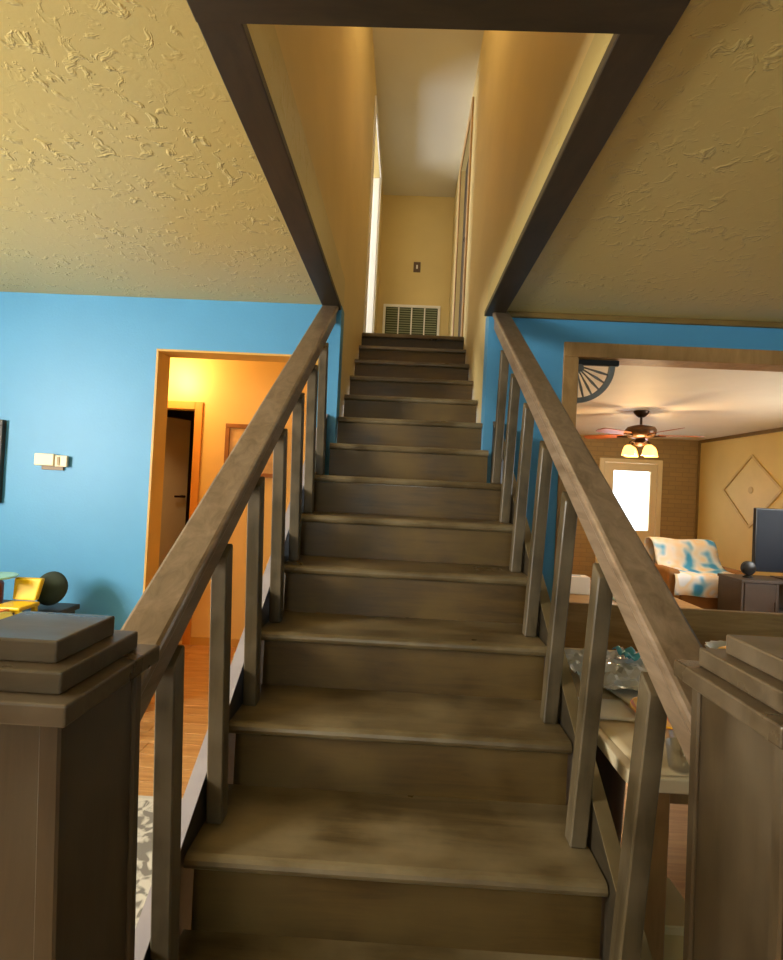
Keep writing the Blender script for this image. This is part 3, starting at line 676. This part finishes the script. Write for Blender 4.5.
# diamond decoration on the beige wall
t = thing('wall_diamond', 'large thin wooden diamond moulding on the beige wall', 'wall decoration', (FX, 7.07, 1.08))
pts = [(7.67, 1.60), (7.08, 2.09), (6.50, 1.60), (7.09, 1.07)]
M_dia = plain('diamond_moulding', (206, 178, 110), .5, .08, 10)
for (a, b_) in zip(pts, pts[1:]+pts[:1]):
    dx, dz = b_[0]-a[0], b_[1]-a[1]; L = math.hypot(dx, dz); nx, nzv = -dz/L*.016, dx/L*.016
    MB().prism([(a[0]+nx, a[1]+nzv), (b_[0]+nx, b_[1]+nzv), (b_[0]-nx, b_[1]-nzv), (a[0]-nx, a[1]-nzv)], 'x', FX-.02, FX-.0005).build('moulding_strip', M_dia, t)
MB().prism([(7.08+.05*math.cos(k*math.pi/8), 1.6+.05*math.sin(k*math.pi/8)) for k in range(16)], 'x', FX-.014, FX-.0005).build('rosette', M_dia, t, .003)
MB().prism([(a*.93+7.085*.07, b_*.93+1.59*.07) for a, b_ in pts], 'x', FX-.006, FX-.0004).build('panel', plain('diamond_panel', (222, 198, 126), .5, .06, 3), t)

# television on a dark console
t = thing('tv_console', 'dark grey television console in the far room', 'cabinet', (4.15, 5.5, 0))
M_con = plain('console_dark', (62, 54, 50), .5, .1, 6)
cy0, cy1 = 5.28, 5.66
MB().box(3.60, 4.85, cy0-.01, cy1+.01, .565, .595).build('top', M_con, t, .004)
MB().box(3.61, 3.635, cy0, cy1, .0005, .5645).box(3.97, 4.0, cy0, cy1, .06, .5645).box(4.80, 4.83, cy0, cy1, .0005, .5645).box(3.635, 4.80, cy0, cy1, .03, .06).box(4.0, 4.80, cy0, cy1, .22, .25).box(3.635, 4.80, cy1-.015, cy1, .06, .5645).build('body', M_con, t)
dr = MB().box(3.64, 3.965, cy0-.006, cy0+.012, .065, .56).build('door', M_con, t, .003)
MB().tube([(3.94, cy0-.03, .28), (3.94, cy0-.03, .38)], .006, 8).build('handle', M_bronze, dr)
t = thing('television', 'black flat television standing on the dark console', 'television', (4.42, 5.5, .596))
MB().box(3.88, 5.0-.09, 5.49, 5.535, .66, 1.36).build('bezel', M_black, t, .006, 2)
MB().box(3.895, 4.895, 5.486, 5.4895, .675, 1.345).build('screen', plain('tv_screen', (24, 32, 46), .5, .03, 3, spec=.15), t)
MB().box(4.15, 4.65, 5.40, 5.62, .5955, .607).build('foot', M_black, t, .003); MB().box(4.34, 4.46, 5.50, 5.53, .6075, .659).build('neck', M_black, t)
t = thing('round_speaker', 'small black round speaker beside the television', 'speaker', (3.79, 5.45, .596))
m = MB().lathe([(.005, 0), (.06, .002), (.075, .015), (.075, .05), (.06, .062), (.005, .064)], (0, 0, 0), 24)
bmesh.ops.rotate(m.bm, verts=m.bm.verts, cent=(0, 0, 0), matrix=Matrix.Rotation(R90, 3, 'X')); bmesh.ops.translate(m.bm, verts=m.bm.verts, vec=(3.79, 5.48, .70))
m.build('body', M_black, t, angle=40)
MB().lathe([(.05, 0), (.05, .012), (.02, .03), (.015, .05)], (3.79, 5.45, .5955), 16).build('stand', M_black, t, angle=40)

# armchair with a quilt
t = thing('armchair', 'tan armchair draped with a quilt in front of the beige wall', 'armchair', (3.6, 6.2, 0))
M_arm = plain('tan_upholstery', (138, 100, 58), .8, .1, 12)
MB().box(3.26, 3.94, 5.78, 6.42, .12, .42).build('base', M_arm, t, .03, 3)
MB().box(3.28, 3.92, 5.72, 6.2, .42, .52).build('seat_cushion', M_arm, t, .04, 3)
MB().hull8([(3.24, 6.17, .42), (3.96, 6.17, .42), (3.96, 6.36, .42), (3.24, 6.36, .42), (3.26, 6.27, .86), (3.94, 6.27, .86), (3.94, 6.42, .86), (3.26, 6.42, .86)]).build('backrest', M_arm, t, .05, 3)
for ax in (3.10, 3.94): MB().box(ax, ax+.15, 5.76, 6.4, .10, .60).build('armrest', M_arm, t, .04, 3)
for lx in (3.15, 4.0):
    for ly in (5.8, 6.32): MB().box(lx, lx+.05, ly, ly+.05, 0, .1195).build('leg', M_dark, t)
def quilt_mat():
    m, nt, b = nmat('quilt_patches'); mp = coords(nt, (1, 1, 1), False)
    n = nt.nodes.new('ShaderNodeTexNoise'); n.inputs['Scale'].default_value = 5; n.inputs['Detail'].default_value = 1; nt.links.new(mp.outputs[0], n.inputs['Vector'])
    r = ramp(nt, n.outputs['Fac'], [(0, lin((50, 110, 235))), (.33, lin((70, 170, 240))), (.38, lin((150, 208, 250))), (.45, lin((226, 236, 248))), (.60, lin((230, 216, 190))), (.68, lin((220, 232, 246)))])
    nt.links.new(r.outputs[0], b.inputs['Base Color']); b.inputs['Roughness'].default_value = .9; return m
def quilt(u, v):
    # runs from the front of the backrest, over its top and down behind
    path = [(5.74, .30), (5.735, .46), (5.76, .535), (5.9, .545), (6.02, .545), (6.12, .57), (6.165, .62), (6.20, .70), (6.235, .82), (6.27, .885), (6.34, .90), (6.41, .885), (6.44, .80), (6.445, .62), (6.45, .45)]
    q = v*(len(path)-1); i = min(int(q), len(path)-2); f = q-i
    y_ = path[i][0]*(1-f)+path[i+1][0]*f; z_ = path[i][1]*(1-f)+path[i+1][1]*f
    w_ = .018*math.sin(14*u+3*v)
    return (3.15+.78*u+.02*math.sin(6*v), y_-.012+(w_ if v < .5 else -w_)*.4-.01, z_+.01+.008*math.sin(9*u))
tag(MB().sheet(quilt, 24, 30, -.008).build('quilt', quilt_mat(), None, smooth=True), 'white, teal and blue patchwork quilt over the tan armchair back', 'quilt')

# coffee table with odds and ends
t = thing('coffee_table', 'low brown coffee table seen through the stair railing', 'table', (2.0, 4.8, 0))
MB().box(1.35, 2.75, 4.45, 5.1, .39, .43).build('tabletop', M_bench, t, .006)
for lx in (1.4, 2.64):
    for ly in (4.5, 5.0): MB().box(lx, lx+.06, ly, ly+.06, 0, .3895).build('leg', M_bench, t, .003)
t = thing('tissue_box', 'white box on the low coffee table behind the railing', 'box', (1.72, 4.95, .43))
MB().box(1.60, 1.86, 4.86, 5.0, .4305, .60).build('body', M_white, t, .004); MB().prism(rrect(1.67, 1.79, 4.90, 4.96, .02), 'z', .6005, .604).build('opening_rim', plain('rim_grey', (180, 184, 190), .6), t)
tag(MB().sheet(lambda u, v: (2.0+.24*u, 4.55+.2*v, .440+.006*math.sin(5*u)), 6, 4, .002).build('magazine', plain('pale_blue_print', (170, 206, 224), .35, .2, 12), None, smooth=True), 'pale blue magazine on the low coffee table', 'magazine')
